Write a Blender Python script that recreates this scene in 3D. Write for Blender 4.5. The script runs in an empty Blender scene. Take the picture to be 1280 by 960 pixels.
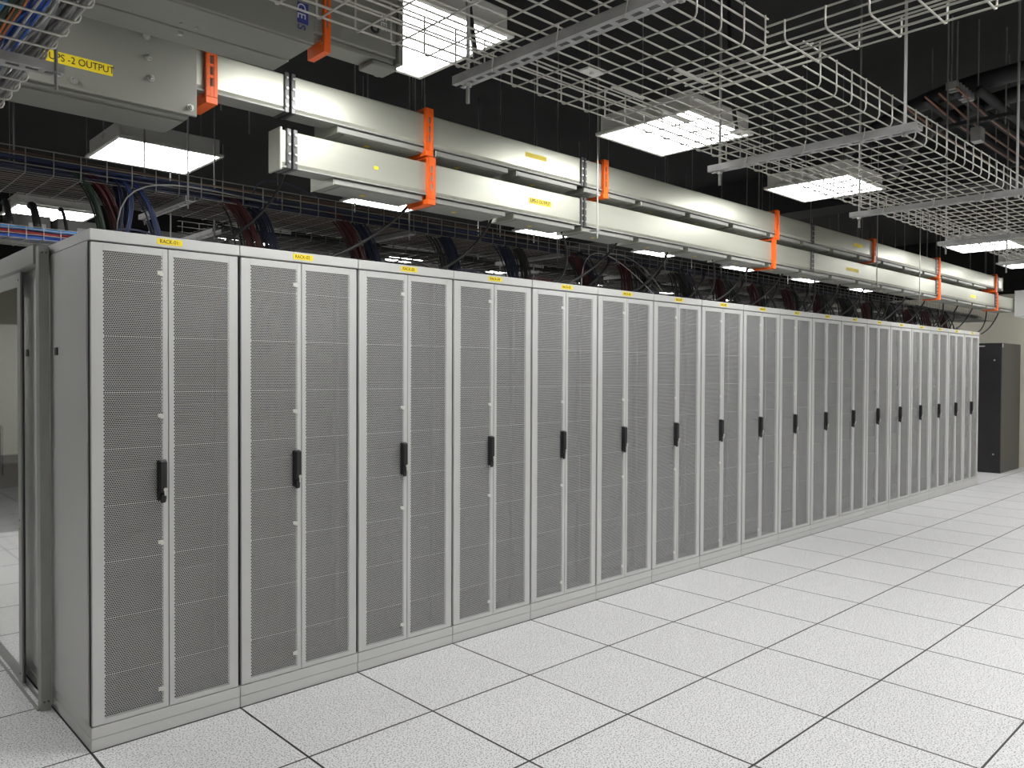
import bpy, math, random
from mathutils import Matrix, Vector
random.seed(7)
SC = bpy.context.scene
COL = SC.collection

# ---------------------------------------------------------------- camera
cam_d = bpy.data.cameras.new('camera'); cam = bpy.data.objects.new('camera', cam_d); COL.objects.link(cam)
yaw, pitch, roll = 0.758090344, -0.0167436051, 0.00450026963
fw = Vector((math.sin(yaw)*math.cos(pitch), math.cos(yaw)*math.cos(pitch), math.sin(pitch)))
rt = Vector((math.cos(yaw), -math.sin(yaw), 0)); up = rt.cross(fw)
c_, s_ = math.cos(roll), math.sin(roll)
rt, up = rt*c_ + up*s_, up*c_ - rt*s_
M = Matrix((rt, up, -fw)).transposed().to_4x4()
M.translation = Vector((-0.892519907, -3.30506835, 1.48872245))
cam.matrix_world = M
cam_d.sensor_width = 36; cam_d.lens = 979.724694/1280*36; cam_d.clip_start = .05; cam_d.clip_end = 100
SC.camera = cam

# ---------------------------------------------------------------- world, exposure
PANEL = 10.5        # radiance of the ceiling panels
w = bpy.data.worlds.new('world'); SC.world = w; w.use_nodes = True
w.node_tree.nodes['Background'].inputs[0].default_value = (.8, .85, 1, 1)
w.node_tree.nodes['Background'].inputs[1].default_value = .05
SC.view_settings.view_transform = 'Standard'; SC.view_settings.look = 'None'
SC.view_settings.gamma = 1; SC.view_settings.use_curve_mapping = False
SC.view_settings.exposure = 0.83

# ---------------------------------------------------------------- materials
def mat(name, col, rough=.5, metal=0., bump=0., bscale=40., var=0., vscale=3., spec=.5, emit=None, stretch=None):
    m = bpy.data.materials.new(name); m.use_nodes = True
    nt = m.node_tree; b = nt.nodes['Principled BSDF']
    b.inputs['Base Color'].default_value = (*col, 1)
    b.inputs['Roughness'].default_value = rough; b.inputs['Metallic'].default_value = metal
    b.inputs['Specular IOR Level'].default_value = spec
    tc = nt.nodes.new('ShaderNodeTexCoord')
    src = tc.outputs['Object']
    if stretch:
        mp = nt.nodes.new('ShaderNodeMapping'); mp.inputs['Scale'].default_value = stretch
        nt.links.new(src, mp.inputs[0]); src = mp.outputs[0]
    if var:
        n = nt.nodes.new('ShaderNodeTexNoise'); n.inputs['Scale'].default_value = vscale; n.inputs['Detail'].default_value = 5
        nt.links.new(src, n.inputs['Vector'])
        r = nt.nodes.new('ShaderNodeMapRange'); r.inputs[1].default_value = .3; r.inputs[2].default_value = .7
        r.inputs[3].default_value = 1-var; r.inputs[4].default_value = 1+var
        nt.links.new(n.outputs[0], r.inputs[0])
        mx = nt.nodes.new('ShaderNodeVectorMath'); mx.operation = 'SCALE'; mx.inputs[0].default_value = col
        nt.links.new(r.outputs[0], mx.inputs['Scale']); nt.links.new(mx.outputs[0], b.inputs['Base Color'])
    if bump:
        n = nt.nodes.new('ShaderNodeTexNoise'); n.inputs['Scale'].default_value = bscale
        nt.links.new(src, n.inputs['Vector'])
        bp = nt.nodes.new('ShaderNodeBump'); bp.inputs['Strength'].default_value = bump; bp.inputs['Distance'].default_value = .01
        nt.links.new(n.outputs[0], bp.inputs['Height']); nt.links.new(bp.outputs[0], b.inputs['Normal'])
    if emit:
        b.inputs['Emission Color'].default_value = (*emit[0], 1); b.inputs['Emission Strength'].default_value = emit[1]
    return m
RACK = mat('rack_powder_coat', (.53,.535,.52), .45, var=.03, vscale=2, bump=.03, bscale=400)
PERF = mat('perforated_steel', (.53,.535,.525), .5)
DARK = mat('gap_shade_and_seal', (.035,.035,.035), .7)  # seals and slots, also stands in for shade in the rack gaps
INNER = mat('rack_interior_shaded_metal', (.035,.03,.037), .55, var=.25, vscale=4)  # colour darkened to carry the shade inside the racks
EQUIP = mat('equipment_dark_grey', (.03,.027,.033), .5, var=.5, vscale=5)
BLACK = mat('black_plastic', (.012,.012,.013), .35)
SILV = mat('silver_lock', (.6,.6,.58), .3, .8)
YEL = mat('yellow_tape', (.85,.66,.02), .5)
INK = mat('black_ink', (.02,.02,.015), .6)
BUS = mat('busbar_painted_aluminium', (.47,.48,.41), .40, .6, var=.07, vscale=1.2, bump=.03, bscale=30, stretch=(.6,1,6))
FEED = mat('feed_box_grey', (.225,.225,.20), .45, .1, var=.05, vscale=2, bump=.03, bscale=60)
FEEDD = mat('far_box_shaded_grey', (.11,.11,.10), .5, var=.06, vscale=3)  # feed box grey with the dimness of the far background in its colour
WIREK = mat('deep_shaded_wire', (.07,.068,.062), .55, .3)  # wire colour lowered further to put the rear tray in shade
WIRED = mat('shaded_wire', (.24,.23,.21), .5, .3)  # galvanised wire darkened to imitate the dim area above the racks
WALLB = mat('back_wall_shaded_paint', (.30,.285,.24), .8, var=.05, vscale=1.5)  # beige wall paint darkened in colour to dim the background
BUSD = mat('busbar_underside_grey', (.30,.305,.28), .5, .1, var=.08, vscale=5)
STRAP = mat('joint_strap_steel', (.10,.10,.10), .35, .5)
BOLT = mat('zinc_bolt', (.6,.6,.57), .3, .8)
ORANGE = mat('orange_bracket_paint', (.90,.135,.010), .45, var=.06, vscale=8)
WIRE = mat('galvanised_wire', (.46,.45,.41), .4, .35)
CHAN = mat('galvanised_channel', (.34,.34,.33), .5, .3, var=.15, vscale=14)
ROD = mat('threaded_rod_zinc', (.30,.30,.29), .45, .6)
CEIL = mat('black_ceiling_paint', (.0045,.0045,.0045), .9, var=.3, vscale=2)
DUCT = mat('dark_grey_duct', (.022,.022,.023), .8, var=.2, vscale=3)
PIPE = mat('black_pipe_insulation', (.018,.018,.02), .6, var=.2, vscale=9)
COPPER = mat('copper_pipe', (.20,.10,.07), .4, .5)
WALL = mat('beige_wall_paint', (.62,.59,.50), .8, var=.03, vscale=1.5)
CABF = mat('black_cabinet_front', (.016,.016,.018), .45, var=.15, vscale=4)
CABS = mat('dark_brown_cabinet_side', (.075,.071,.060), .5)
FIX = mat('light_fixture_housing', (.62,.62,.60), .6)
FRIM = mat('light_fixture_rim', (.62,.62,.58), .5)
GLOW = mat('light_diffuser', (.9,.9,.9), .6, emit=((1,.995,.985), PANEL))
POST = mat('door_frame_aluminium', (.30,.31,.285), .45, .1, var=.04, vscale=3)
WHITE = mat('white_tie', (.8,.8,.78), .5)
BLUEP = mat('logo_blue', (.03,.04,.22), .4)
LOGOT = mat('logo_text_grey', (.62,.64,.66), .4)
C = {'blue': mat('cable_blue', (.010,.024,.095), .45), 'azure': mat('cable_bright_blue', (.02,.09,.40), .45), 'brown': mat('cable_brown', (.11,.05,.025), .5), 'navy': mat('cable_dark_blue', (.010,.015,.045), .5),
     'red': mat('cable_red', (.26,.012,.014), .45), 'green': mat('cable_green', (.014,.035,.018), .5),
     'grey': mat('cable_grey', (.24,.24,.23), .5), 'white': mat('cable_white', (.55,.56,.55), .5),
     'orange': mat('cable_orange', (.55,.16,.04), .5), 'cyan': mat('cable_light_blue', (.05,.22,.50), .5),
     'black': mat('cable_black', (.012,.012,.012), .5), 'maroon': mat('cable_dark_red', (.065,.009,.011), .5)}
GLASS = bpy.data.materials.new('clear_glass'); GLASS.use_nodes = True
g = GLASS.node_tree.nodes['Principled BSDF']
g.inputs['Base Color'].default_value = (.86,.87,.84,1); g.inputs['Roughness'].default_value = .03
g.inputs['Transmission Weight'].default_value = 1; g.inputs['IOR'].default_value = 1.35

def floor_mat():
    m = bpy.data.materials.new('raised_floor_tile'); m.use_nodes = True
    nt = m.node_tree; N = nt.nodes; L = nt.links; b = N['Principled BSDF']
    tc = N.new('ShaderNodeTexCoord'); sp = N.new('ShaderNodeSeparateXYZ'); L.new(tc.outputs['Object'], sp.inputs[0])
    def mth(op, a, bv=None):
        n = N.new('ShaderNodeMath'); n.operation = op
        for i, v in enumerate((a, bv)):
            if v is None: continue
            if isinstance(v, (int, float)): n.inputs[i].default_value = v
            else: L.new(v, n.inputs[i])
        return n.outputs[0]
    wob = N.new('ShaderNodeTexNoise'); wob.inputs['Scale'].default_value = 1.7; L.new(tc.outputs['Object'], wob.inputs['Vector'])
    d = []
    for ax in 'XY':
        q = mth('DIVIDE', sp.outputs[ax], .6)
        f = mth('FRACT', mth('ADD', q, .5))
        d.append(mth('MULTIPLY', mth('ABSOLUTE', mth('SUBTRACT', f, .5)), .6))
    dist = mth('MINIMUM', d[0], d[1])
    wid = mth('ADD', mth('MULTIPLY', wob.outputs[0], .0032), .0030)
    joint = mth('LESS_THAN', dist, wid)
    trim = mth('LESS_THAN', dist, mth('ADD', wid, .0018))
    # per tile tone
    fx = mth('FLOOR', mth('DIVIDE', sp.outputs['X'], .6)); fy = mth('FLOOR', mth('DIVIDE', sp.outputs['Y'], .6))
    cb = N.new('ShaderNodeCombineXYZ'); L.new(fx, cb.inputs[0]); L.new(fy, cb.inputs[1])
    wn = N.new('ShaderNodeTexWhiteNoise'); L.new(cb.outputs[0], wn.inputs[0])
    # speckle
    vo = N.new('ShaderNodeTexNoise'); vo.inputs['Scale'].default_value = 150; vo.inputs['Detail'].default_value = 1
    L.new(tc.outputs['Object'], vo.inputs['Vector'])
    cr = N.new('ShaderNodeValToRGB'); cr.color_ramp.elements[0].position = .38; cr.color_ramp.elements[0].color = (.30,.30,.30,1)
    cr.color_ramp.elements[1].position = .46; cr.color_ramp.elements[1].color = (.80,.80,.80,1)
    L.new(vo.outputs[0], cr.inputs[0])
    big = N.new('ShaderNodeTexNoise'); big.inputs['Scale'].default_value = 9; L.new(tc.outputs['Object'], big.inputs['Vector'])
    k = mth('ADD', mth('ADD', mth('MULTIPLY', wn.outputs[0], .05), .93), mth('MULTIPLY', big.outputs[0], .07))
    vm = N.new('ShaderNodeVectorMath'); vm.operation = 'SCALE'; L.new(cr.outputs[0], vm.inputs[0]); L.new(k, vm.inputs['Scale'])
    mx = N.new('ShaderNodeMix'); mx.data_type = 'RGBA'; L.new(joint, mx.inputs[0]); L.new(vm.outputs[0], mx.inputs[6])
    mx.inputs[7].default_value = (.012,.012,.012,1)
    L.new(mx.outputs[2], b.inputs['Base Color'])
    b.inputs['Roughness'].default_value = .42; b.inputs['Specular IOR Level'].default_value = .35
    bp = N.new('ShaderNodeBump'); bp.inputs['Strength'].default_value = .2; bp.inputs['Distance'].default_value = .001
    inv = mth('SUBTRACT', 1, trim); L.new(inv, bp.inputs['Height']); L.new(bp.outputs[0], b.inputs['Normal'])
    return m
FLOOR = floor_mat()

# ---------------------------------------------------------------- mesh helpers
class MB:
    def __init__(s): s.v = []; s.f = []; s.m = []
    def poly(s, pts, mi=0):
        n = len(s.v); s.v += [tuple(p) for p in pts]; s.f.append(tuple(range(n, n+len(pts)))); s.m.append(mi); return s
    def box(s, x0, x1, y0, y1, z0, z1, mi=0, b=0):
        if b:
            return s.cbox(x0, x1, y0, y1, z0, z1, b, mi)
        n = len(s.v)
        s.v += [(x0,y0,z0),(x1,y0,z0),(x1,y1,z0),(x0,y1,z0),(x0,y0,z1),(x1,y0,z1),(x1,y1,z1),(x0,y1,z1)]
        for q in ((0,3,2,1),(4,5,6,7),(0,1,5,4),(1,2,6,5),(2,3,7,6),(3,0,4,7)):
            s.f.append(tuple(n+i for i in q)); s.m.append(mi)
        return s
    def cbox(s, x0, x1, y0, y1, z0, z1, b, mi=0):           # chamfered box
        n = len(s.v); lo = (x0,y0,z0); hi = (x1,y1,z1); idx = {}
        for sx in (0,1):
            for sy in (0,1):
                for sz in (0,1):
                    sg = (sx,sy,sz)
                    for ax in range(3):
                        p = [(hi[i] if sg[i] else lo[i]) if i == ax else ((hi[i]-b) if sg[i] else (lo[i]+b)) for i in range(3)]
                        idx[sg+(ax,)] = len(s.v); s.v.append(tuple(p))
        def face(ids):
            a = [Vector(s.v[i]) for i in ids]; nrm = (a[1]-a[0]).cross(a[2]-a[0])
            cen = sum(a, Vector())/len(a) - Vector(((x0+x1)/2,(y0+y1)/2,(z0+z1)/2))
            s.f.append(tuple(ids if nrm.dot(cen) > 0 else ids[::-1])); s.m.append(mi)
        for ax in range(3):
            o = [i for i in range(3) if i != ax]
            for sd in (0,1):
                ring = []
                for a, c in ((0,0),(1,0),(1,1),(0,1)):
                    sg = [0,0,0]; sg[ax] = sd; sg[o[0]] = a; sg[o[1]] = c; ring.append(idx[tuple(sg)+(ax,)])
                face(ring)
            for a in (0,1):
                for c in (0,1):
                    sg0 = [0,0,0]; sg0[o[0]] = a; sg0[o[1]] = c; sg1 = list(sg0); sg1[ax] = 1
                    face([idx[tuple(sg0)+(o[0],)], idx[tuple(sg1)+(o[0],)], idx[tuple(sg1)+(o[1],)], idx[tuple(sg0)+(o[1],)]])
        for sx in (0,1):
            for sy in (0,1):
                for sz in (0,1): face([idx[(sx,sy,sz,k)] for k in range(3)])
        return s
    def tube(s, pts, r, n=6, mi=0, caps=True):
        pts = [Vector(p) for p in pts]; base = len(s.v); prev = None
        for i, p in enumerate(pts):
            if i == 0: t = pts[1]-p
            elif i == len(pts)-1: t = p-pts[i-1]
            else: t = (pts[i+1]-p).normalized() + (p-pts[i-1]).normalized()
            t = t.normalized() if t.length > 1e-9 else Vector((0,0,1))
            if prev is None:
                a = Vector((0,0,1)) if abs(t.z) < .9 else Vector((1,0,0)); u = t.cross(a).normalized()
            else: u = (prev - t*prev.dot(t)).normalized()
            prev = u; v = t.cross(u)
            for k in range(n):
                an = 2*math.pi*k/n; q = p + (u*math.cos(an) + v*math.sin(an))*r; s.v.append(tuple(q))
        for i in range(len(pts)-1):
            for k in range(n):
                a = base+i*n+k; b2 = base+i*n+(k+1) % n
                s.f.append((a, b2, b2+n, a+n)); s.m.append(mi)
        if caps:
            s.f.append(tuple(base+k for k in range(n))[::-1]); s.m.append(mi)
            e = base+(len(pts)-1)*n; s.f.append(tuple(e+k for k in range(n))); s.m.append(mi)
        return s
    def prof(s, pr, x0, x1, mi=0):                            # (y,z) profile along x, closed
        n = len(s.v); k = len(pr)
        s.v += [(x0,y,z) for y, z in pr] + [(x1,y,z) for y, z in pr]
        for i in range(k):
            j = (i+1) % k; s.f.append((n+i, n+j, n+k+j, n+k+i)); s.m.append(mi)
        s.f.append(tuple(n+i for i in range(k))[::-1]); s.f.append(tuple(n+k+i for i in range(k))); s.m += [mi, mi]
        return s
    def obj(s, name, mats, parent=None, loc=(0,0,0), smooth=False):
        me = bpy.data.meshes.new(name); me.from_pydata(s.v, [], s.f)
        mats = mats if isinstance(mats, (list, tuple)) else [mats]
        for m in mats: me.materials.append(m)
        if len(mats) > 1: me.polygons.foreach_set('material_index', s.m)
        if smooth: me.polygons.foreach_set('use_smooth', [True]*len(me.polygons))
        me.update()
        o = bpy.data.objects.new(name, me); COL.objects.link(o); o.location = loc
        if parent: o.parent = parent
        return o
def tag(o, label, cat, group=None):
    o['label'] = label; o['category'] = cat
    if group: o['group'] = group
    return o
def thing(name, label, cat, loc=(0,0,0), group=None):
    o = bpy.data.objects.new(name, None); COL.objects.link(o); o.location = loc; o.empty_display_size = .1
    return tag(o, label, cat, group)
def struct(name, mb, m):
    o = mb.obj(name, m); o['kind'] = 'structure'; return o
def copy_tree(o, parent=None):
    c = o.copy(); COL.objects.link(c)
    if parent: c.parent = parent
    for ch in list(o.children): copy_tree(ch, c)
    return c
def text(name, body, size, m, parent, loc, rot=(math.pi/2,0,0), align='LEFT', ext=.0004, sx=1):
    cu = bpy.data.curves.new(name, 'FONT'); cu.body = body; cu.size = size; cu.align_x = align; cu.align_y = 'CENTER'; cu.extrude = ext
    to = bpy.data.objects.new(name+'_tmp', cu); COL.objects.link(to)
    bpy.context.view_layer.update()
    me = bpy.data.meshes.new_from_object(to.evaluated_get(bpy.context.evaluated_depsgraph_get()))
    bpy.data.objects.remove(to); me.materials.clear(); me.materials.append(m)
    o = bpy.data.objects.new(name, me); COL.objects.link(o); o.parent = parent; o.location = loc; o.rotation_euler = rot; o.scale = (sx,1,1)
    return o
def bez(p0, p1, p2, p3, n=12):
    p0, p1, p2, p3 = map(Vector, (p0,p1,p2,p3)); out = []
    for i in range(n+1):
        t = i/n; a = 1-t; out.append(p0*a**3 + p1*3*a*a*t + p2*3*a*t*t + p3*t**3)
    return out

# ---------------------------------------------------------------- room shell
CZ = 3.7
struct('floor', MB().box(-6, 13.6, -8, 8.2, -.05, 0), FLOOR)
struct('ceiling', MB().box(-6, 13.6, -8, 8.2, CZ, CZ+.1), CEIL)
struct('wall_far', MB().box(13.5, 13.6, -8, 8.2, 0, CZ), WALL)
struct('wall_back', MB().box(-6, 13.5, 8.1, 8.2, 0, CZ), WALLB)
struct('wall_near', MB().box(-6.1, -6, -8, 8.2, 0, CZ), WALL)
struct('wall_front', MB().box(-6, 13.5, -8.1, -8, 0, CZ), WALL)
# dark upper band of the far walls (paint stops below the black void)
struct('trim_1', MB().box(13.44, 13.498, -7.99, 8.09, 2.75, CZ-.005), CEIL)
struct('trim_2', MB().box(-5.99, 13.43, 8.04, 8.098, 2.75, CZ-.005), CEIL)
struct('trim_3', MB().box(7.3, 7.75, -7.9, 8.0, 3.25, CZ-.005), DUCT)

# ---------------------------------------------------------------- ceiling lights
def light_proto():
    t = thing('ceiling_light', 'x', 'ceiling light', group='square ceiling light panels')
    h = .31
    MB().box(-h+.02, h-.02, -h+.02, h-.02, .018, .11, b=.004).obj('housing', FIX, t)
    r = MB()
    r.box(-h, h, -h, -h+.022, 0, .018, b=.003).box(-h, h, h-.022, h, 0, .018, b=.003)
    r.box(-h, -h+.022, -h+.022, h-.022, 0, .018, b=.003).box(h-.022, h, -h+.022, h-.022, 0, .018, b=.003)
    r.obj('rim', FRIM, t)
    MB().box(-h+.0225, h-.0225, -h+.0225, h-.0225, .004, .0175).obj('diffuser', GLOW, t)
    for sx in (-1, 1):
        MB().tube([(sx*(h-.02), 0, .11), (sx*(h-.02), 0, CZ-2.8)], .003).obj('suspension_wire', ROD, t)
    MB().box(-h+.01, -h+.02, -.03, .0, .06, .085, b=.002).obj('latch', BOLT, t)
    return t
ordw = ['first','second','third','fourth','fifth','sixth','seventh','eighth','ninth','tenth','eleventh','twelfth','thirteenth','fourteenth','fifteenth','sixteenth','seventeenth','eighteenth']
LP = light_proto(); first = True
rowdef = [(-.74, [-.92, .94, 2.77, 4.62, 8.32, 10.17, 12.0], 'over the aisle in front of the racks'),
          (1.77, [-.97, .85, 2.65, 4.5, 6.3, 8.1, 9.9, 11.8], 'behind the busbars'),
          (4.28, [-2.75, -.95, .85, 2.65, 4.5, 6.3, 8.1, 9.9, 11.8], 'far beyond the racks'),
          (-3.2, [-.92, .94, 2.77, 4.62, 6.47, 8.32, 10.17, 12.0], 'past the right edge'),
          (-5.6, [-2.75, -.92, .94, 2.77, 4.62, 6.47, 8.32, 10.17, 12.0], 'along the front wall')]
for y, xs, wh in rowdef:
    for i, x in enumerate(xs):
        o = LP if first else copy_tree(LP); first = False
        o.location = (x, y, 2.8)
        o['label'] = 'white square ceiling light %s, %s from the left' % (wh, ordw[i])

# ---------------------------------------------------------------- server racks
H = 2.03
def perf_mesh(w, z_lines, z0, z1):
    """hexagonal punched plate, x 0..w, front face at y=0, 0.8 mm thick"""
    ncol = int(round(w/.00845-.5)); p = w/(ncol+.5); r = .00734; k = .83; R = p/math.sqrt(3)
    mb = MB(); V = mb.v; F = mb.f; th = .0006
    z = z1; lines = sorted(z_lines, reverse=True); row = 0; li = 0
    # cells are brick staggered
    while z - r > z0 - 1e-6:
        if li < len(lines) and z - r < lines[li] - .002:
            nz = lines[li] - .0012
            F.append((len(V), len(V)+1, len(V)+2, len(V)+3)); V += [(0,0,nz),(w,0,nz),(w,0,z),(0,0,z)]
            z = nz; li += 1; row += 1; continue
        off = (row % 2)*p/2; zb = z - r; zc = (z+zb)/2
        hx = 0 if off else w-p/2
        F.append((len(V), len(V)+1, len(V)+2, len(V)+3)); V += [(hx,0,zb),(hx+p/2,0,zb),(hx+p/2,0,z),(hx,0,z)]
        for c in range(ncol):
            x0 = off + c*p; x1 = x0+p; xc = (x0+x1)/2; n = len(V)
            V += [(xc,0,z),(x1,0,z),(x1,0,zb),(xc,0,zb),(x0,0,zb),(x0,0,z)]
            a = k*p/2; hh = k*R
            sz = .0022; tz = r/2-.0003
            ring = [(xc,zc+tz),(xc+a,zc+sz),(xc+a,zc-sz),(xc,zc-tz),(xc-a,zc-sz),(xc-a,zc+sz)]
            V += [(q[0],0,q[1]) for q in ring]; V += [(q[0],th,q[1]) for q in ring]
            for i in range(6):
                j = (i+1) % 6
                F.append((n+i, n+6+i, n+6+j, n+j)); F.append((n+6+i, n+12+i, n+12+j, n+6+j))
        z = zb; row += 1
    F.append((len(V), len(V)+1, len(V)+2, len(V)+3)); V += [(0,0,z0),(w,0,z0),(w,0,z),(0,0,z)]
    mb.m = [0]*len(F)
    return mb
LINES = [1.840-.2217*i for i in range(8)]
def make_rack():
    t = thing('server_rack', 'x', 'server rack', group='grey server racks in the long row')
    b = MB()                                                  # carcass
    b.box(.0015, .5985, .0, 1.19, 1.985, H, b=.003)           # header and roof
    body = b.obj('top_cover', RACK, t)
    b = MB()
    b.box(.0015, .02, .026, 1.19, .0955, 1.9845); b.box(.58, .5985, .026, 1.19, .0955, 1.9845)
    b.box(.02, .58, 1.18, 1.19, .0955, 1.9845)
    b.obj('carcass', RACK, t)
    g = MB(); g.box(.0015, .022, .0165, .0255, .097, 1.983); g.box(.578, .5985, .0165, .0255, .097, 1.983); g.box(.022, .578, .012, .0255, 1.974, 1.983)
    g.obj('gap_shade_strip', DARK, t)  # dark strips added as the shade in the gaps around the doors
    MB().box(.0015, .5985, .0, 1.19, .0505, .0945, b=.002).obj('base_rail', RACK, t)
    MB().box(.0015, .5985, .002, 1.19, 0, .049, b=.002).obj('plinth', RACK, t)
    ib = MB().box(.0205, .5795, .16, .17, .0955, 1.9845); ib.box(.0205, .5795, .0265, .1595, .0955, .0965); ib.box(.0205, .0215, .0265, .1595, .097, 1.9845); ib.box(.5785, .5795, .0265, .1595, .097, 1.9845)
    ib.obj('inner_shade_liner', INNER, t)  # dark sheets added as interior shade behind the perforated doors
    rl = MB()
    for x in (.045, .535):
        rl.box(x, x+.02, .10, .13, .11, 1.96)
    rl.obj('mounting_rails', INNER, t)
    e = MB(); rr = random.Random(3)
    z = .14
    while z < 1.88:
        h = .0445*rr.choice((1,2,2,4)); 
        if rr.random() < .62: e.box(.066, .534, .115+rr.random()*.02, .1595, z+.002, min(z+h, 1.93)-.003, b=.003)
        z += h
    e.obj('mounted_equipment', EQUIP, t)
    # doors
    for nm, x0, x1, p0, p1 in (('left', .005, .2935, .048, .272), ('right', .2965, .590, .316, .550)):
        d = MB(); y0, y1 = 0, .016; zt, zb = 1.979, .099; pt, pb = 1.9501, .118
        d.box(x0, p0, y0, y1, zb, zt, b=.0015).box(p1, x1, y0, y1, zb, zt, b=.0015).box(p0-.0005, p1+.0005, y0, y1, pt, zt).box(p0-.0005, p1+.0005, y0, y1, zb, pb)
        door = d.obj('door', RACK, t)
        door['label'] = 'perforated %s leaf of the double door' % nm
        pm = perf_mesh(p1-p0, LINES, pb, pt).obj('perforated_panel', PERF, door, loc=(p0, .0015, 0))
        if nm == 'left':
            h = MB()
            h.box(.247, .284, -.012, -.0005, .953, 1.120, b=.004)
            h.box(.250, .281, -.030, -.012, .985, 1.118, b=.006)
            h.box(.255, .279, -.022, -.012, .945, .985, b=.005)
            hd = h.obj('handle', BLACK, door)
            k = MB(); k.tube([(.2705,-.031,1.0),(.2705,-.036,1.0)], .0075, 12).box(.266, .275, -.034, -.030, .975, .998, b=.002)
            k.obj('lock_cylinder', SILV, door)
            for zc in (1.878, 1.298, .781, .177):
                c = MB(); c.box(.252, .272, -.002, .001, zc-.006, zc+.010, b=.0008).box(.262, .275, -.0025, .001, zc-.010, zc+.004, b=.0008)
                c.obj('latch_plate', FRIM, door)
    return t
R0 = make_rack()
for k in range(18):
    o = R0 if k == 0 else copy_tree(R0)
    o.location = (.6*k, 0, 0)
    extra = ''
    if k < 12:
        o['label'] = 'grey perforated server rack with yellow tag RACK-%02d, %s from the left%s' % (k+1, ordw[k], extra)
    else:
        o['label'] = 'grey perforated server rack, %s from the left end%s' % (ordw[k], extra)
for k, o in enumerate(sorted([o for o in COL.objects if o.get('category') == 'server rack'], key=lambda q: q.location.x)):
    lab = MB().box(.252, .353, -.0012, -.0002, 1.9965, 2.0215, b=.0004).obj('rack_label', YEL, o)
    lab['label'] = 'yellow tape label reading RACK-%02d' % (k+1)
    text('label_text', 'RACK-%02d%s' % (k+1, ':' if k == 0 else ''), .0215, INK, lab, (.262, -.0015, 2.009), sx=.88)
    if k == 0:                                                # visible left end of the row
        for y0, y1, yk in ((.028, .515, .455), (.625, 1.17, .975)):
            sp = MB().box(-.0035, .001, y0, y1, .10, 1.982, b=.0012).obj('side_panel', RACK, o)
            MB().box(-.0085, -.0036, yk-.02, yk+.02, 1.547, 1.580, b=.001).obj('side_latch', BLACK, sp)

# ---------------------------------------------------------------- glazed sliding door of the aisle behind the racks (left edge)
t = thing('aisle_door_frame', 'grey metal door frame with overhead track against the left end of the rack row', 'door frame', (0,0,0))
MB().box(-.050, -.0105, .545, .60, 0, 2.02, b=.002).obj('post', POST, t)
MB().box(-.058, -.0055, .606, 3.6, 1.945, 2.03, b=.003).obj('overhead_track', POST, t)
fr = MB().box(-.062, -.052, .56, 3.6, .0, .012, b=.002); fr.box(-.03, -.022, .56, 3.6, 0, .016, b=.002)
fr.obj('floor_track', POST, t)
bt = MB()
for z in (.04, 1.99):
    for x in (-.038, -.022): bt.tube([(x,.5448,z),(x,.541,z)], .004, 8)
bt.obj('screws', STRAP, t)
t = thing('sliding_glass_door', 'grey framed sliding glass door at the left edge beside the racks', 'door', (0,0,0))
f = MB()
f.box(-.05, -.042, .895, .955, .022, 1.935, b=.002); f.box(-.05, -.02, 3.3, 3.355, .022, 1.935, b=.002)
f.box(-.049, -.040, .956, 3.299, .022, .09, b=.002); f.box(-.049, -.040, .956, 3.299, 1.87, 1.935, b=.002)
f.obj('frame', POST, t)
MB().box(-.048, -.043, .956, 3.299, .091, 1.869).obj('glass_pane', GLASS, t)
h = MB().box(-.056, -.0505, 1.33, 1.40, .95, 1.20, b=.002); h.obj('pull_handle', CABS, t)
MB().box(-.0415, -.036, .885, .90, .022, 1.935).obj('seal', DARK, t)
bt = MB()
for z in (.06, .74, .78, 1.90): bt.tube([(-.0505,.925,z),(-.053,.925,z)], .004, 8)
bt.obj('screws', STRAP, t)

# room beyond the glass door
t = thing('low_black_unit', 'low black floor unit seen through the glass door at the left edge', 'cabinet', (0,0,0))
MB().box(.0, 1.3, 5.0, 5.8, .0, .60, b=.01).obj('body', CABF, t)
MB().box(-.02, 1.32, 4.98, 5.82, .601, .63, b=.004).obj('top', EQUIP, t)
t = thing('white_cabinet', 'pale grey tall cabinet behind the glass door at the left edge', 'cabinet', (0,0,0))
MB().box(-.2, 1.9, 6.3, 7.0, .0, 1.95, b=.01).obj('body', FRIM, t)
for x in (-.18, .52, 1.22): MB().box(x, x+.66, 6.285, 6.299, .1, 1.9, b=.004).obj('door', FRIM, t)

# ---------------------------------------------------------------- black cabinet at the far end
t = thing('black_cabinet', 'tall black cabinet with brown-grey side standing beyond the far end of the racks', 'cabinet', (12.3,.13,0))
MB().box(.032, 1.0, 0, .8, .0, 1.935, b=.004).obj('body', CABS, t)
d = MB().box(0, .031, .0, .8, .02, 1.93, b=.004).obj('front_door', CABF, t)
MB().box(-.004, -.0005, .22, .34, 1.88, 1.90, b=.001).obj('name_plate', SILV, d)
MB().box(-.004, -.0005, .5, .62, 1.77, 1.785, b=.001).obj('vent_slot', DARK, d)
for z in (.28, 1.68): MB().tube([(-.008,.09,z),(-.0005,.09,z)], .012, 10).obj('door_lock', SILV, d)
MB().box(.04, .07, -.003, -.0005, 1.87, 1.925, b=.001).obj('corner_sticker', WHITE, t)

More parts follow.
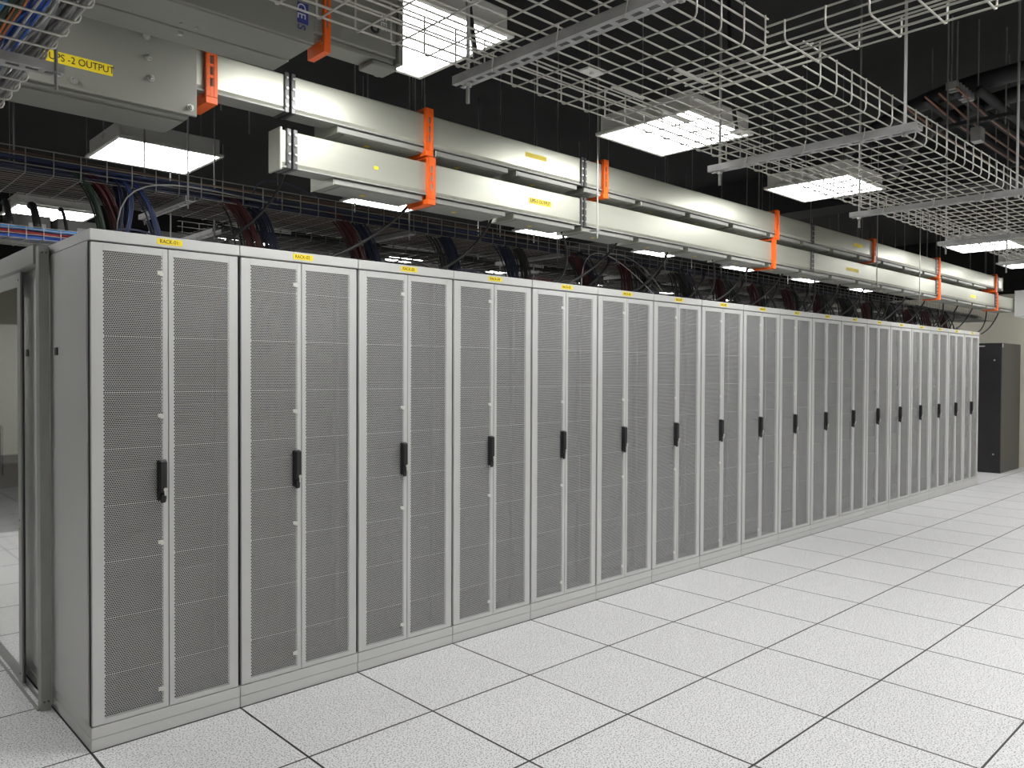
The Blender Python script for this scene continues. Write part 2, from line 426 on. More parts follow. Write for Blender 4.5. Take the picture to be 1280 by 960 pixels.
# ---------------------------------------------------------------- busbars
PR = [(0,0),(0,.012),(.008,.014),(.008,.02),(-.0,.022),(-.0,.03),(.0,.158),(.006,.162),(.09,.162),(.094,.158),(.094,.022),(.086,.02),(.086,.014),(.094,.012),(.094,0)]
BY = -.15
def busbar(name, label, zb, x0, x1, joints, endcap, tags):
    t = thing(name, label, 'busbar', (0, BY, zb), group='stacked busbars over the racks')
    cuts = [x0]+joints+[x1]
    for a, b in zip(cuts[:-1], cuts[1:]):
        a2 = a+(.025 if a in joints else 0); b2 = b-(.025 if b in joints else 0)
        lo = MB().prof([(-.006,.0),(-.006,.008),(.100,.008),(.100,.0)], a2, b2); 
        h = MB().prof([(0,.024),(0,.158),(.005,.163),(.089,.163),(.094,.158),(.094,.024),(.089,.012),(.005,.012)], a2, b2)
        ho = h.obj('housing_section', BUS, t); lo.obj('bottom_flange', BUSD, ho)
    for j in joints:
        s = MB()
        for dx in (-.026, .004):
            s.box(j+dx, j+dx+.022, -.010, .104, -.004, .170, b=.003)
        so = s.obj('joint_strap', STRAP, t)
        for dx in (-.015, .015):
            for z in (.025, .06, .10, .145): MB().tube([(j+dx,-.011,z),(j+dx,-.016,z)], .005, 8).obj('bolt', BOLT, so)
    if endcap == 'left': MB().box(x0-.012, x0-.0005, -.008, .102, -.012, .172, b=.003).obj('end_cap', BUS, t)
    if endcap == 'right': MB().box(x1+.0005, x1+.012, -.008, .102, -.012, .172, b=.003).obj('end_cap', BUS, t)
    for (xa, xb, za, zc, body) in tags:
        l = MB().box(xa, xb, -.0012, -.0002, za, zc, b=.0003).obj('yellow_label', YEL, t)
        if body: text('label_text', body, (zc-za)*.82, INK, l, (xa+.01, -.0016, (za+zc)/2), sx=.9)
    return t
busbar('busbar', 'lower cream metal busbar, ending in a left end cap, tagged UPS-1 OUTPUT', 2.365, .72, 12.3, [.765, 2.675, 5.66, 8.70, 10.9], 'left',
       [(1.19,1.215,.075,.09,None), (2.22,2.40,.070,.103,'UPS-1 OUTPUT'), (6.35,6.62,.07,.10,None), (9.9,10.1,.06,.09,None)])
busbar('busbar', 'upper cream metal busbar running from the UPS-2 box above the lower one', 2.605, .10, 11.2, [.755, 2.675, 5.66, 8.70, 11.0], 'right',
       [(2.19,2.36,.085,.112,None), (6.5,6.7,.07,.10,None)])
o = MB()
# tap boxes hanging under each bar
def tap_box(n):
    t = thing('tap_box', 'x', 'tap box', group='tap boxes under the busbars')
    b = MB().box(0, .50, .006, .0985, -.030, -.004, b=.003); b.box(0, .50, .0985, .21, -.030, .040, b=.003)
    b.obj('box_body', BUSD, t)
    MB().box(.04, .47, .02, .19, -.0335, -.0305, b=.001).obj('cover', BUSD, t)
    MB().box(-.004, -.0005, .006, .214, -.034, .044, b=.001).obj('end_plate', BUS, t)
    s = MB().box(.20, .226, .09, .112, -.0355, -.0338, b=.0004).obj('yellow_sticker', YEL, t)
    MB().tube([(.5005,.16,.0),(.53,.16,.0)], .022, 14).obj('cable_gland', FRIM, t)
    return t
TB = tap_box(0); first = True; taps = []
for zb, nm, xs in ((2.365, 'lower', [.98+.565*i for i in range(19)]), (2.605, 'upper', [1.0+.565*i for i in range(17)])):
    for i, x in enumerate(xs):
        if any(abs(x-.05 - j) < .04 or x-.03 < j < x+.50 for j in (2.675, 5.66, 8.70, 10.9)) and random.random() < 0: continue
        o = TB if first else copy_tree(TB); first = False
        o.location = (x, BY, zb)
        o['label'] = 'grey tap box hung under the %s busbar, %s from its left end' % (nm, (ordw+['nineteenth'])[i])
        taps.append((nm, x))

# orange brackets
def bracket():
    t = thing('hanger_bracket', 'x', 'bracket', group='orange busbar brackets')
    f = MB()
    w0, w1 = -.024, .024
    slots = [.04, .085, .13]
    f.box(w0, -.007, -.020, -.012, -.02, .190, b=.002); f.box(.007, w1, -.020, -.012, -.02, .190, b=.002)
    zs = [-.02]+[q for s in slots for q in (s-.017, s+.017)]+[.190]
    for a, b in zip(zs[0::2], zs[1::2]): f.box(-.0071, .0071, -.0195, -.0125, a, b)
    f.box(w0, w0+.006, -.020, .012-.013, -.02, .190)
    f.box(w0, w1, -.018, .16, .183, .190, b=.001); 
    f.box(w0, w1, -.018, .02, -.046, -.020, b=.001)
    f.box(w0, w1, .02, .16, -.046, -.038, b=.001); f.box(w0, w0+.006, .02, .16, -.038, -.0, b=.001)
    f.obj('steel_strap', ORANGE, t)
    for yy in (.02, .125): MB().tube([(0,yy,.1905),(0,yy,.1935)], .009, 6).obj('nut', BOLT, t)
    return t
BR = bracket(); first = True
for nm, zb, xs in (('upper', 2.605, [.408, 1.505, 2.87, 5.03, 6.95, 8.75, 10.9]), ('lower', 2.365, [1.52, 4.98, 8.70+.07, 10.95])):
    for i, x in enumerate(xs):
        o = BR if first else copy_tree(BR); first = False
        o.location = (x, BY, zb)
        if nm == 'upper' :
            MB().tube([(0,.125,.2),(0,.125,CZ-zb)], .004, 6).obj('threaded_rod', ROD, o)
            MB().tube([(-.02,.02,.19),(-.02,.02,CZ-zb)], .003, 6).obj('threaded_rod', ROD, o)
        else:
            pass
        o['label'] = 'orange slotted bracket around the %s busbar, %s from the left' % (nm, ordw[i])
# rods in front of the bars carrying the light clamps
for x, z0, lb in ((2.735, 2.29, 'beside the third orange bracket'), (8.0, 2.2, 'near the far end of the busbars'), (6.88, 2.3, 'below the fifth orange bracket')):
    t = thing('drop_rod', 'thin rod hanging before the busbars ' + lb, 'rod', (x, -.215, 0), group='drop rods before the busbars')
    MB().tube([(0,0,z0),(0,0,CZ)], .0045, 6).obj('rod', WIRE if x < 8.5 else ROD, t)
    a = MB().box(-.016, .016, -.01, .06-.002, 2.545, 2.553, b=.001).box(-.016, .016, -.01, .05, 2.335, 2.343, b=.001)
    a.tube([(0,0,2.33),(0,0,2.345)], .009, 6).tube([(0,0,2.54),(0,0,2.56)], .009, 6)
    a.obj('clamp', CHAN, t)

# ---------------------------------------------------------------- big feed box UPS-2 OUTPUT (top left)
t = thing('feed_box', 'large grey busbar feed box with yellow UPS-2 OUTPUT label, upper left', 'electrical box', (0,0,0))
bx = MB().box(-1.6, .300, -.238, -.01, 2.485, 2.80, b=.004); bx.obj('body', FEED, t)
pl = MB().box(-1.6, .315, -.252, -.2385, 2.465, 2.80, b=.002); pl.obj('front_cover', FEED, t)
MB().box(-1.6, .29, -.236, .02, 2.455, 2.4845, b=.003).obj('lower_pan', FEED, t)
MB().box(-1.6, .28, -.2, -.02, 2.447, 2.4545, b=.001).obj('access_plate', FEED, t)
for x, z in ((.129,2.719),(.135,2.644),(.143,2.569),(-.114,2.494),(.288,2.494)):
    b = MB().tube([(x,-.2525,z),(x,-.256,z)], .013, 16).tube([(x,-.2565,z),(x,-.268,z)], .009, 6).tube([(x,-.268,z),(x,-.276,z)], .005, 8)
    b.obj('hex_bolt', BOLT, t)
sm = MB()
for z in (2.50,2.57,2.61,2.64,2.69): sm.tube([(.306,-.22,z),(.311,-.22,z)], .004, 8)
sm.obj('rivets', BOLT, t)
l = MB().box(-.205, .012, -.2532, -.2522, 2.541, 2.581, b=.0003).obj('yellow_label', YEL, t)
text('label_text', 'UPS -2 OUTPUT', .034, INK, l, (-.192, -.2537, 2.561), sx=.88)

# big box 2 above it, nearer
t = thing('feed_box', 'long grey feed box above and before the UPS-2 box, blue logo at its right end', 'electrical box', (0,0,0))
MB().box(-2.6, .372, -1.05, -.888, 2.522, 2.78, b=.003).obj('body', FEED, t)
MB().box(-2.6, .368, -.887, -.778, 2.512, 2.70, b=.002).obj('rear_flange', FEED, t)
MB().box(-2.6, .366, -1.046, -.892, 2.515, 2.5215, b=.001).obj('bottom_pan', FEED, t)
sc = MB()
for x in (.0, .045, -.3, -.345): sc.tube([(x,-.93,2.5148),(x,-.93,2.511)], .004, 8)
sc.tube([(.02,-.87,2.5118),(.02,-.87,2.503)], .008, 6)
sc.obj('screws', BOLT, t)
lg = MB().box(.312, .350, -1.0512, -1.0502, 2.575, 2.640, b=.0002).obj('logo_plate', BLUEP, t); lg['label'] = 'dark blue logo rectangle'
text('logo_text', 'GE', .040, LOGOT, lg, (.325, -1.0517, 2.638), rot=(math.pi/2, math.pi/2, 0), sx=1)
text('logo_text', 'S', .040, BLUEP, lg, (.325, -1.0517, 2.572), rot=(math.pi/2, math.pi/2, 0))
# bar + end piece continuing right of it
t = thing('busbar_end_piece', 'grey busbar stub with end plate and logo in front of the nearest bright light', 'busbar', (0,0,0))
MB().box(.373, .690, -1.045, -.93, 2.565, 2.775, b=.003).obj('housing_section', FEED, t)
MB().box(.691, .712, -1.058, -.90, 2.545, 2.785, b=.003).obj('end_plate', FEED, t)
MB().box(.378, .690, -1.03, -.94, 2.548, 2.5645, b=.002).obj('bottom_flange', FEED, t)
MB().box(.60, .70, -1.035, -.945, 2.528, 2.5445, b=.003).obj('bottom_clip', FEED, t)
lg = MB().box(.622, .652, -1.0462, -1.0452, 2.62, 2.70, b=.0002).obj('logo_plate', FEED, t)
text('logo_text', 'GES', .034, LOGOT, lg, (.636, -1.0467, 2.702), rot=(math.pi/2, math.pi/2, 0))
MB().tube(bez((.585,-1.05,2.645),(.575,-1.06,2.62),(.605,-1.07,2.61),(.612,-1.05,2.65),8), .004, 8).obj('hook', BLACK, t)
o = copy_tree(BR)
for ch in list(o.children):
    if ch.name.startswith('threaded_rod'): bpy.data.objects.remove(ch)
o.location = (.415, -1.045, 2.56); o.scale = (.5,.6,1.12)
MB().tube([(0,.09,.19),(0,.09,1.0)], .004, 6).obj('threaded_rod', ROD, o)
o['label'] = 'dark orange bracket between the logo box and the bright light, top left'

# white box at the far end of the bars
t = thing('electrical_box', 'small white electrical box at the far right end of the lower busbar', 'electrical box', (11.75,-.36,2.28))
MB().box(0, .5, 0, .20, .0, .36, b=.004).obj('body', WHITE, t)
k = MB()
for z in (.06, .14, .22, .30): k.box(.03, .06, -.003, -.0005, z, z+.02)
k.obj('vent_slots', DARK, t)

# ---------------------------------------------------------------- wire mesh trays
def mesh_tray(mb, axis, a0, a1, b0, b1, z, h=.1, r=.0026, skip=None, pitch=.1, lp=.05, phase=0., cut=0.03, n=6):
    """axis 'x': runs along x from a0..a1, across y b0..b1."""
    P = (lambda a, b, zz: (a, b, zz)) if axis == 'x' else (lambda a, b, zz: (b, a, zz))
    nb = int(round((b1-b0)/lp)); top = z+h
    k0 = math.ceil((a0-phase)/pitch)
    while phase + k0*pitch < a1:
        a = phase + k0*pitch; k0 += 1
        s0 = s1 = False
        if skip:
            s0, s1 = skip(a)
        rb = .014; pts = []
        if not s0: pts += [P(a,b0,top), P(a,b0,z+rb), P(a,b0+rb*.3,z+rb*.3), P(a,b0+rb,z)]
        else: pts += [P(a,b0,z)]
        if not s1: pts += [P(a,b1-rb,z), P(a,b1-rb*.3,z+rb*.3), P(a,b1,z+rb), P(a,b1,top)]
        else: pts += [P(a,b1,z)]
        mb.tube(pts, r, n)
    for i in range(nb+1):
        b = b0 + .012 + (b1-b0-.024)*i/nb
        mb.tube([P(a0-cut,b,z+2*r), P(a1+cut,b,z+2*r)], r, n)
    for b, sd in ((b0+2*r, 0), (b1-2*r, 1)):
        for zz in ((z+.034, z+.067, top-.001) if h > .07 else (z+.026, top-.001)):
            runs = [(a0-cut, a1+cut)]
            if skip:
                g0, g1 = skip('gap')[sd] or (None, None)
                if g0 is not None: runs = [(a0-cut, g0), (g1, a1+cut)]
            for u0, u1 in runs: mb.tube([P(u0,b,zz), P(u1,b,zz)], r, n)
TZ = 2.270
def skip1(a):
    if a == 'gap': return ((.925, 1.11), None)
    return (.92 < a < 1.15, False)
mb = MB(); mesh_tray(mb, 'x', -.33, 13.3, -2.315, -1.72, TZ, skip=skip1, phase=.002, r=.0024)
t = thing('wire_mesh_tray', 'wide empty wire mesh tray running down the aisle along the right', 'cable tray', (0,0,0))
mb.obj('wire_basket', WIRE, t, smooth=True)
for x, y in ((1.05,-1.90),(1.02,-2.03),(.78,-1.93),(.80,-2.12)): MB().box(x, x+.14, y-.006, y+.006, TZ-.008, TZ-.003, b=.002).obj('splice_bar', WIRE, t)
mb = MB(); mesh_tray(mb, 'y', -4.2, -2.36, .885, 1.07, TZ+.014, h=.052, phase=-.075, r=.0025, lp=.045, cut=.0)
for i in range(5):
    xx = .897+.161*i/4; mb.tube([(xx,-2.361,TZ+.0194),(xx,-2.03+.03*(i % 2),TZ+.0194)], .0027)
for xx in (.8904, 1.0646):
    for zz in (.040, .065): mb.tube([(xx,-2.361,TZ+zz),(xx,-2.325,TZ+zz)], .0027)
tag(mb.obj('wire_mesh_tray', WIRE, smooth=True), 'narrow wire mesh tray branching off the wide one toward the top right', 'cable tray')
# clip plates lying on the wide tray
for i, (x, y, lb) in enumerate(((.62,-1.985,'beside the nearest slotted support'), (1.35,-1.98,'near the branch tray'))):
    t = thing('tray_ground_clip', 'small pale metal clip on the wide mesh tray ' + lb, 'clip', (x,y,TZ-.014))
    MB().box(0, .06, 0, .035, 0, .006, b=.001).obj('plate', FRIM, t)
    MB().tube([(.03,.017,-.004),(.03,.017,.012)], .006, 6).obj('bolt', BOLT, t)

# slotted supports with rods
def channel(L, name='channel', axis='y', w=.042, h=.021):
    m = MB(); zt = 0
    # bottom plate with slots: three strips + bridges
    def bx(l0, l1, c0, c1, z0, z1):
        if axis == 'y': m.box(c0, c1, l0, l1, z0, z1)
        else: m.box(l0, l1, c0, c1, z0, z1)
    bx(0, L, -w/2, -.007, -.002, 0); bx(0, L, .007, w/2, -.002, 0)
    l = 0
    while l < L:
        bx(l, min(l+.014, L), -.007, .007, -.002, 0); l += .042
    bx(0, L, -w/2, -w/2+.002, 0, h); bx(0, L, w/2-.002, w/2, 0, h)
    return m
t0 = None
sx = [.44, 1.70, 2.94, 4.15, 5.37, 6.59, 7.81, 9.03, 10.25, 11.47]
for i, x in enumerate(sx):
    t = thing('tray_support', 'slotted channel support under the wide mesh tray, %s from the near end' % ordw[i], 'tray support', (x,-2.43 if i == 0 else -2.40,TZ-.027), group='slotted supports of the wide mesh tray')
    channel(.745).obj('slotted_channel', CHAN, t)
    for y in (.045, .705):
        MB().tube([(0,y,-.055 if y > .1 else -.014),(0,y,CZ-TZ+.027)], .005, 8).obj('threaded_rod', ROD, t)
        MB().tube([(0,y,-.012),(0,y,-.003)], .010, 6).obj('nut', BOLT, t)
    for y in (.16, .36, .58): MB().tube(bez((-.022,y,.035),(-.028,y,.0),(-.02,y+.01,-.004),(-.01,y+.02,-.004),6), .0016, 5).obj('tie_wire', WIRE, t)

# tray over the racks, full of cable
mb = MB(); mesh_tray(mb, 'x', -1.6, 12.6, .30, .80, TZ, phase=-.048, r=.0024, lp=.042)
t = thing('wire_mesh_tray', 'wire mesh tray packed with cables directly above the rack row', 'cable tray', (0,0,0))
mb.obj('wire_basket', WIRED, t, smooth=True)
for i, x in enumerate([-.9, .48, 1.7, 2.9, 4.1, 5.3, 6.5, 7.7, 8.9, 10.1, 11.3]):
    t = thing('tray_support', 'slotted channel support under the tray above the racks, %s from the left' % ordw[i], 'tray support', (x,.24,TZ-.027), group='supports of the rack cable tray')
    channel(.62).obj('slotted_channel', CHAN, t)
    for y in (.03, .59): MB().tube([(0,y,-.03),(0,y,CZ-TZ+.027)], .004, 6).obj('threaded_rod', ROD, t)
# second tray behind
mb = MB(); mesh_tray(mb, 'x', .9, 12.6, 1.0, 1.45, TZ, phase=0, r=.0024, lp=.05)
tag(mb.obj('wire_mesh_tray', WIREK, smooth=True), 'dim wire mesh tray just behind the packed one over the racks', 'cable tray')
for i, x in enumerate([.86, 3.3, 5.9, 8.5]):
    t = thing('tray_support', 'pale slotted support under the dim rear tray, %s from the left' % ordw[i], 'tray support', (x,.86,TZ-.045), group='supports of the rear tray')
    channel(.7, w=.05).obj('slotted_channel', CHAN, t)
    for y in (.03, .67): MB().tube([(0,y,-.03),(0,y,CZ-TZ+.045)], .004, 6).obj('threaded_rod', ROD, t)

def run_cables(name, label, col, n, x0, x1, y0, y1, z0, z1, r, seed, group=None, amp=.02, axis='x', step=.35):
    rr = random.Random(seed); m = MB()
    for i in range(n):
        yb = rr.uniform(y0, y1); zb = z0 + (z1-z0)*rr.random(); pts = []
        x = x0
        while x < x1:
            b = min(max(yb+rr.uniform(-amp,amp), y0), y1); zz = min(max(zb+rr.uniform(-amp*.4,amp*.4), z0), z1)
            pts.append((x, b, zz) if axis == 'x' else (b, x, zz)); x += step*rr.uniform(.8,1.2)
        # smooth
        sp = []
        for q in range(len(pts)-1):
            a, b = Vector(pts[q]), Vector(pts[q+1]); a0 = Vector(pts[max(q-1,0)]); b1 = Vector(pts[min(q+2,len(pts)-1)])
            for tt in (0,.33,.66):
                t2, t3 = tt*tt, tt**3
                sp.append(.5*((2*a)+(b-a0)*tt+(2*a0-5*a+4*b-b1)*t2+(3*a-a0-3*b+b1)*t3))
        sp.append(Vector(pts[-1]))
        m.tube(sp, r, 6)
    return tag(m.obj(name, C[col], smooth=True), label, 'cable bundle', group)
G1 = 'cable runs in the tray above the racks'
run_cables('cable_bundle', 'dark blue cable run along the front of the tray above the racks', 'navy', 20, -1.5, 12.2, .315, .42, TZ+.012, TZ+.062, .0035, 1, G1)
run_cables('cable_bundle', 'brighter blue cables on top of the dark blue run above the racks', 'blue', 4, -1.5, 2.6, .315, .40, TZ+.055, TZ+.072, .0035, 2, G1)
run_cables('cable_bundle', 'dull red cable run in the middle of the tray above the racks', 'maroon', 34, -1.5, 12.2, .43, .60, TZ+.010, TZ+.055, .0035, 3, G1)
run_cables('cable_bundle', 'mixed dark grey cable run at the back of the tray above the racks', 'black', 30, -1.5, 12.4, .60, .785, TZ+.010, TZ+.07, .004, 4, G1)
run_cables('cable_bundle', 'thin brown cable lying high in the tray above the racks', 'brown', 2, -1.5, 3.2, .32, .36, TZ+.075, TZ+.09, .0022, 5, G1)
run_cables('cable_bundle', 'black cable run in the dim rear tray', 'black', 30, 1.0, 12.4, 1.02, 1.42, TZ+.01, TZ+.06, .005, 6)

# cable drops into the racks
rr = random.Random(11)
def drop(x, dx, col, n, spread, cat_label, y0=.33, thick=.0037, ztop=2.30):
    m = MB()
    for i in range(int(n*1.5)):
        ox, oy = rr.uniform(-spread,spread), rr.uniform(-.03,.05)
        a = (x-.10+ox*1.3, y0+.06+oy, ztop+.02+rr.uniform(-.01,.02)); b = (x+ox, y0-.01+oy, ztop+rr.uniform(0,.03))
        c = (x+dx*.5+ox, y0-.03+oy, 2.18); d = (x+dx+ox*.8, y0-.05+oy*1.2, 2.032)
        m.tube(bez(a, b, c, d, 9), thick, 6)
    return tag(m.obj('cable_bundle', C[col], smooth=True), cat_label, 'cable bundle', 'cable drops behind the rack headers')
pat = [('green', .10, 8), ('maroon', .16, 14), ('navy', .27, 12)]
drop(.10, .04, 'green', 9, .014, 'dark green cable bundle dropping into RACK-01 at its left')
drop(.15, .06, 'maroon', 14, .018, 'dark red cable bundle dropping into RACK-01 beside the green one')
drop(.28, -.07, 'blue', 5, .012, 'slanting blue cables dropping into the middle of RACK-01')
drop(.25, -.06, 'navy', 12, .02, 'dark navy cable bundle dropping into the middle of RACK-01')
drop(.30, .06, 'blue', 4, .01, 'thin blue cable bundle dropping into RACK-01 at the right of the navy one')
names = [('maroon','dark red'), ('navy','dark blue'), ('black','black'), ('green','dark green')]
for k in range(1, 18):
    x = .6*k+.13
    rk = 'RACK-%02d' % (k+1) if k < 12 else 'the %s rack' % ordw[k]
    sets = {1:[(0,16,.0,.09),(1,14,.12,.05)], 2:[(0,14,.0,.08),(1,12,.10,.07)], 3:[(1,22,.10,.03)], 4:[(1,12,-.05,.05),(2,8,.1,.03)],
            5:[(0,14,.0,.12),(1,10,.15,.05)]}.get(k) or [(rr.choice((0,0,2)), 12, rr.uniform(-.05,.05), rr.uniform(-.05,.12)), (rr.choice((1,3,2)), 10, .17+rr.uniform(-.04,.04), rr.uniform(-.1,.08))]
    seen = set()
    for ci, n, off, dx in sets:
        cn, nm = names[ci]
        if ci in seen: ci = (ci+1) % 4; cn, nm = names[ci]
        seen.add(ci)
        drop(x+off, dx, cn, n, .028, '%s cable bundle dropping from the tray into %s' % (nm, rk))
    drop(x+.08, rr.uniform(-.05,.05), 'black', 9, .085, 'loose black cable fan between the other bundles over ' + rk, y0=.36)
    if k >= 5:
        for s in (-1, 1):
            m = MB(); xx = x+.15
            for i in range(4):
                m.tube(bez((xx-s*.16+rr.uniform(-.02,.02), .27, 2.30), (xx-s*.14, .24, 2.22), (xx+s*.05, .22, 2.14), (xx+s*.13+rr.uniform(-.03,.03), .25, 2.032), 8), .006, 6)
            tag(m.obj('cable_bundle', C['black'], smooth=True), 'black cables slanting down to the %s over %s' % ('left' if s < 0 else 'right', rk), 'cable bundle', 'slanting black drops')
# pale loop cables
for i, (p, r, lb) in enumerate(((bez((.18,.27,2.04),(.17,.26,2.36),(.40,.28,2.32),(.95,.34,2.31)), .0035, 'pale looping cable rising out of RACK-01 into the tray'),
                                (bez((2.95,.10,2.035),(2.97,.12,2.32),(3.25,.2,2.42),(3.75,.1,2.035),18), .003, 'pale thin cable arching over RACK-06'),
                                (bez((3.35,.26,2.3),(3.5,.2,2.36),(3.75,.15,2.25),(3.95,.15,2.035)), .003, 'pale thin cable dropping to RACK-07'),
                                (bez((.80,.30,2.33),(.82,.28,2.45),(.95,.28,2.42),(1.15,.30,2.37)), .003, 'thin blue cable looping above the tray over RACK-02'))):
    tag(MB().tube(p, r, 7).obj('loop_cable', C['grey'] if i < 3 else C['navy'], smooth=True), lb, 'cable')
# conduits from tap boxes down to racks
for i, (nm, x) in enumerate([q for q in taps if q[0] == 'lower']):
    m = MB(); xe = x+.53
    land = xe-.36+rr.uniform(-.08,.08) if i % 3 != 2 else xe+.05
    m.tube(bez((xe,BY+.16,2.365),(xe+.05,BY+.17,2.355),(land+.2,BY+.22,2.10),(land,BY+.30,2.034),14), .008, 8)
    tag(m.obj('power_cable', C['black'], smooth=True), 'black power cable from the %s lower tap box down to the racks' % (ordw+['nineteenth'])[i], 'power cable', 'black power cables')
t = MB().tube(bez((.88,.10,2.50),(.86,.12,2.3),(.8,.2,2.2),(.6,.3,2.04)), .007, 8)
tag(t.obj('power_cable', C['black'], smooth=True), 'black power cable from behind the end cap down over RACK-01', 'power cable', 'black power cables')
# cable tangles lying on rack tops
for k in range(18):
    m = MB(); cn = ['navy','maroon','black'][k % 3]
    for i in range(9):
        x0 = .6*k+rr.uniform(.05,.3); y = rr.uniform(.12,.5)
        m.tube(bez((x0,y,2.037),(x0+.05,y-.02,2.037+rr.uniform(.02,.08)),(x0+.2,y+.05,2.04+rr.uniform(.0,.07)),(x0+.26,y+rr.uniform(-.05,.1),2.037),8), .004, 6)
    rk = 'RACK-%02d' % (k+1) if k < 12 else 'the %s rack' % ordw[k]
    tag(m.obj('cable_tangle', C[cn], smooth=True), 'loose %s cables lying on the roof of %s' % ({'navy':'dark blue','maroon':'dark red','black':'black'}[cn], rk), 'cable bundle', 'loose cables on the rack roofs')

# ---------------------------------------------------------------- tray A: loaded tray at the upper left, running front to back
mb = MB(); mesh_tray(mb, 'y', -3.0, .2, -.875, -.375, TZ, phase=-.03, r=.003, lp=.083)
t = thing('wire_mesh_tray', 'wire mesh tray loaded with grey and blue cables in the upper left corner', 'cable tray', (0,0,0))
mb.obj('wire_basket', WIRE, t, smooth=True)
t = thing('tray_support', 'slotted channel with rod under the loaded tray in the upper left corner', 'tray support', (-1.025,-1.037,TZ-.027))
channel(.685, axis='x').obj('slotted_channel', CHAN, t)
for x in (.045, .665):
    MB().tube([(x,-.021,-.05),(x,-.021,CZ-TZ+.027)], .0045, 8).obj('threaded_rod', ROD, t)
    MB().tube([(x,-.021,-.012),(x,-.021,-.003)], .010, 6).obj('nut', BOLT, t)
G2 = 'cables in the upper left tray'
for lab, col, n, xa, xb, zt, r, amp in (
    ('grey network cables along the right side of the upper left tray', 'grey', 26, -.438, -.388, .075, .0038, .010),
    ('white network cables between the grey and blue ones in the upper left tray', 'white', 4, -.450, -.430, .04, .0038, .012),
    ('bright blue network cables in the middle of the upper left tray', 'azure', 12, -.478, -.447, .05, .0036, .008),
    ('orange fibre cables in the upper left tray', 'orange', 3, -.490, -.476, .025, .003, .006),
    ('dark green cables in the upper left tray', 'green', 8, -.515, -.487, .05, .004, .010),
    ('light blue cables at the left of the upper left tray', 'cyan', 6, -.545, -.510, .06, .0038, .012),
    ('black cables lying left of the light blue ones in the upper left tray', 'black', 24, -.86, -.56, .06, .004, .015)):
    run_cables('cable_bundle', lab, col, n, -3.0, .2, xa, xb, TZ+.012, TZ+zt, r, 21+n, G2, amp=amp, axis='y', step=.16)

# ---------------------------------------------------------------- far background above the racks (left)
mb = MB(); mesh_tray(mb, 'x', -1.5, 12.5, 2.6, 3.0, 2.335, h=.085, phase=.03, r=.0026, lp=.05, n=5)
tag(mb.obj('wire_mesh_tray', WIRE, smooth=True), 'far wire mesh tray with bright red and blue cables beyond the racks', 'cable tray')
G3 = 'bright cables in the far tray'
run_cables('cable_bundle', 'bright red cable run in the far tray beyond the racks', 'red', 14, -1.4, 12, 2.62, 2.70, 2.37, 2.395, .005, 31, G3)
run_cables('cable_bundle', 'bright blue cable run at the bottom of the far tray beyond the racks', 'azure', 12, -1.4, 12, 2.62, 2.70, 2.345, 2.365, .005, 32, G3)
run_cables('cable_bundle', 'light blue cable run on top in the far tray beyond the racks', 'cyan', 10, -1.4, 12, 2.64, 2.80, 2.40, 2.425, .005, 33, G3)
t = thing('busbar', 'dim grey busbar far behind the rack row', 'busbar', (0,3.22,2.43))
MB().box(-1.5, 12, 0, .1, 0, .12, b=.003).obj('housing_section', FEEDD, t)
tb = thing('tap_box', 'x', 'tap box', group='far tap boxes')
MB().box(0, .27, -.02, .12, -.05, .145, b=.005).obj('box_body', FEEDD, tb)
MB().box(.13, .24, -.0225, -.0205, -.0, .09, b=.0008).obj('rating_plate', CHAN, tb)
MB().box(.04, .075, -.035, -.0205, .03, .065, b=.003).obj('switch', BLACK, tb)
for i in range(14):
    o = tb if i == 0 else copy_tree(tb); o.location = (.0+.31*i + (i//3)*.35, 3.09, 2.43)
    o['label'] = 'dim grey tap box on the far busbar beyond the racks, %s from the left' % ordw[i]
for i, (x, r) in enumerate(((.28,.022), (.44,.026), (.62,.012), (1.2,.016), (1.9,.016), (3.1,.016))):
    m = MB().tube(bez((x,3.0,2.62),(x,2.95,2.66),(x,2.86,2.55),(x,2.80,2.43),8), r, 8)
    tag(m.obj('power_cable', C['black'], smooth=True), 'thick black cable hanging from the far busbar, %s from the left' % ordw[i], 'power cable', 'thick black cables of the far busbar')

# ---------------------------------------------------------------- pipes under the ceiling, right
for i, (pts, r, lb) in enumerate((
    ([(5.6,-.35,3.25),(5.15,-.85,3.3),(4.85,-1.3,3.33),(4.65,-2.0,3.33),(4.55,-4.5,3.33)], .055, 'thick black insulated pipe bending along the ceiling, left of the pair'),
    ([(6.2,-.6,3.2),(5.5,-1.05,3.26),(5.05,-1.55,3.28),(4.9,-2.2,3.28),(4.8,-4.5,3.28)], .05, 'thick black insulated pipe bending along the ceiling, lower of the pair'))):
    P = []
    for q in range(len(pts)-1):
        a, b = Vector(pts[q]), Vector(pts[q+1]); a0 = Vector(pts[max(q-1,0)]); b1 = Vector(pts[min(q+2,len(pts)-1)])
        for tt in (0,.25,.5,.75):
            P.append(.5*((2*a)+(b-a0)*tt+(2*a0-5*a+4*b-b1)*tt*tt+(3*a-a0-3*b+b1)*tt**3))
    P.append(Vector(pts[-1]))
    tag(MB().tube(P, r, 16).obj('insulated_pipe', PIPE, smooth=True), lb, 'pipe', 'insulated ceiling pipes')
for i, (y, z) in enumerate(((-1.50,3.19),(-1.58,3.19),(-1.68,3.20),(-1.38,3.16))):
    m = MB().tube([(4.35,y,z+.02),(5.0,y+.02,z),(7.0,y+.03,z),(13.2,y+.03,z)], .0065, 8)
    tag(m.obj('copper_pipe', COPPER, smooth=True), 'thin copper pipe under the ceiling at the right, %s counted from the wide tray' % ['third','second','first','fourth'][i], 'pipe', 'copper refrigerant pipes')
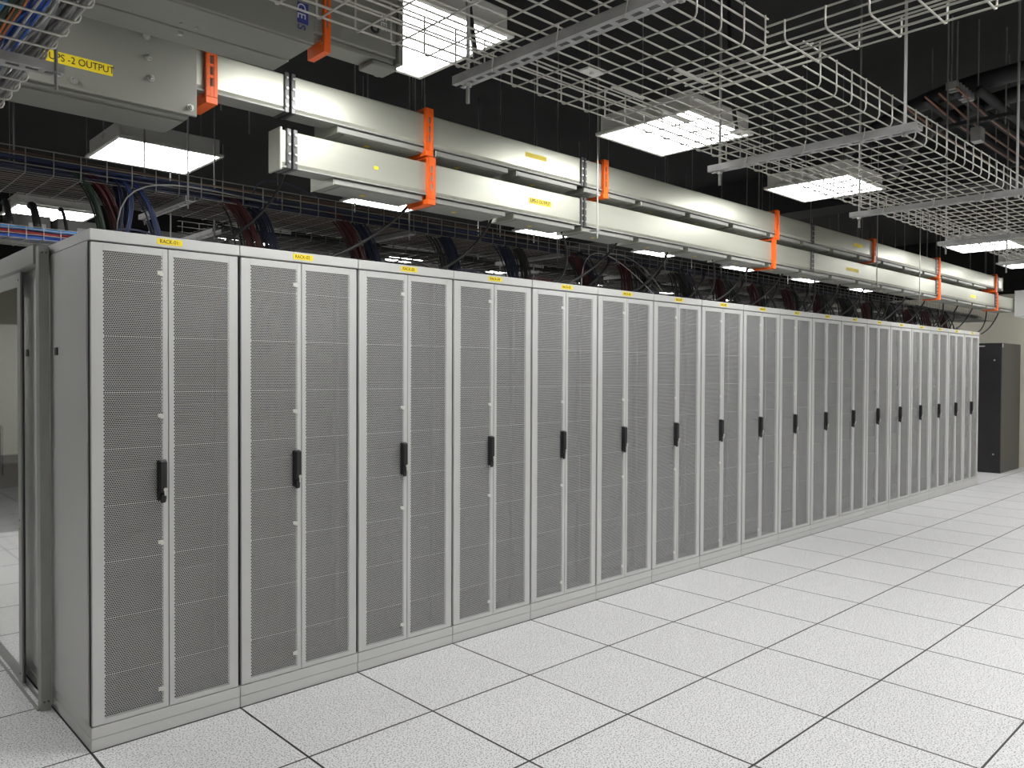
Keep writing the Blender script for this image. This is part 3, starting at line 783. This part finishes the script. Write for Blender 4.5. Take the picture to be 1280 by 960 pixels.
for i, (y, z) in enumerate(((-1.45,3.23),(-1.63,3.24),(-1.76,3.22))):
    m = MB().tube([(4.5,y,z),(13.2,y,z)], .028, 12)
    tag(m.obj('insulated_pipe', PIPE, smooth=True), 'straight black insulated pipe beside the copper pipes, %s from the left' % ordw[i], 'pipe', 'straight insulated pipes')
for i, x in enumerate((4.86, 6.3, 8.0)):
    t = thing('pipe_hanger', 'dark trapeze channel carrying the copper pipes, %s from the near side' % ordw[i], 'hanger', (x,-1.85,3.13), group='pipe trapeze hangers')
    channel(.52, w=.035).obj('slotted_channel', DUCT, t)
    for y in (.04,.48): MB().tube([(0,y,-.05),(0,y,CZ-3.13)], .005, 8).obj('threaded_rod', ROD, t)
t = thing('pipe_clamp', 'grey ceiling clamp with teeth holding the black pipes on two rods', 'clamp', (4.45,-1.62,3.27))
c2 = MB()
for i in range(6): c2.box(.03*i, .03*i+.022, -.03*i*.3-.035, -.03*i*.3+.035, -.01*i-.02, -.01*i+.03, b=.003)
c2.obj('clamp_body', CHAN, t)
for x in (.0, .10): MB().tube([(x,0,.03),(x,0,CZ-3.27)], .005, 8).obj('threaded_rod', ROD, t)
MB().tube([(.15,-.05,-.06),(.15,-.05,-.35)], .006, 8).obj('drop_rod', ROD, t)
t = thing('junction_box', 'small grey box hanging on a rod under the ceiling at the upper right', 'electrical box', (4.62,-1.72,2.98))
MB().box(-.04, .04, -.03, .03, -.045, .045, b=.004).obj('body', CHAN, t)
MB().tube([(0,0,.045),(0,0,CZ-2.98)], .005, 8).obj('threaded_rod', ROD, t)
# flexible black conduits of the lights
for i, (x, zt) in enumerate(((.96, 2.60), (2.76, 2.73))):
    m = MB().tube(bez((x-.08,-1.12,CZ),(x-.05,-1.12,3.1),(x-.02,-1.12,2.82),(x+.035,-1.12,zt)), .011, 8)
    tag(m.obj('flexible_conduit', C['black'], smooth=True), 'black flexible conduit hanging beside the %s aisle light' % ('nearest' if i == 0 else 'next nearest'), 'cable', 'flexible conduits')
# thin ceiling rods in the dark at the left
for i, (x, y) in enumerate(((-.05,1.0),(.35,1.5),(1.2,1.2),(1.9,1.0),(.9,.9))):
    tag(MB().tube([(x,y,2.9 if i else 2.4),(x,y,CZ)], .004, 6).obj('hanging_rod', ROD), 'thin dark rod hanging from the ceiling behind the busbars, %s of five' % ordw[i], 'rod', 'thin rods in the dark')
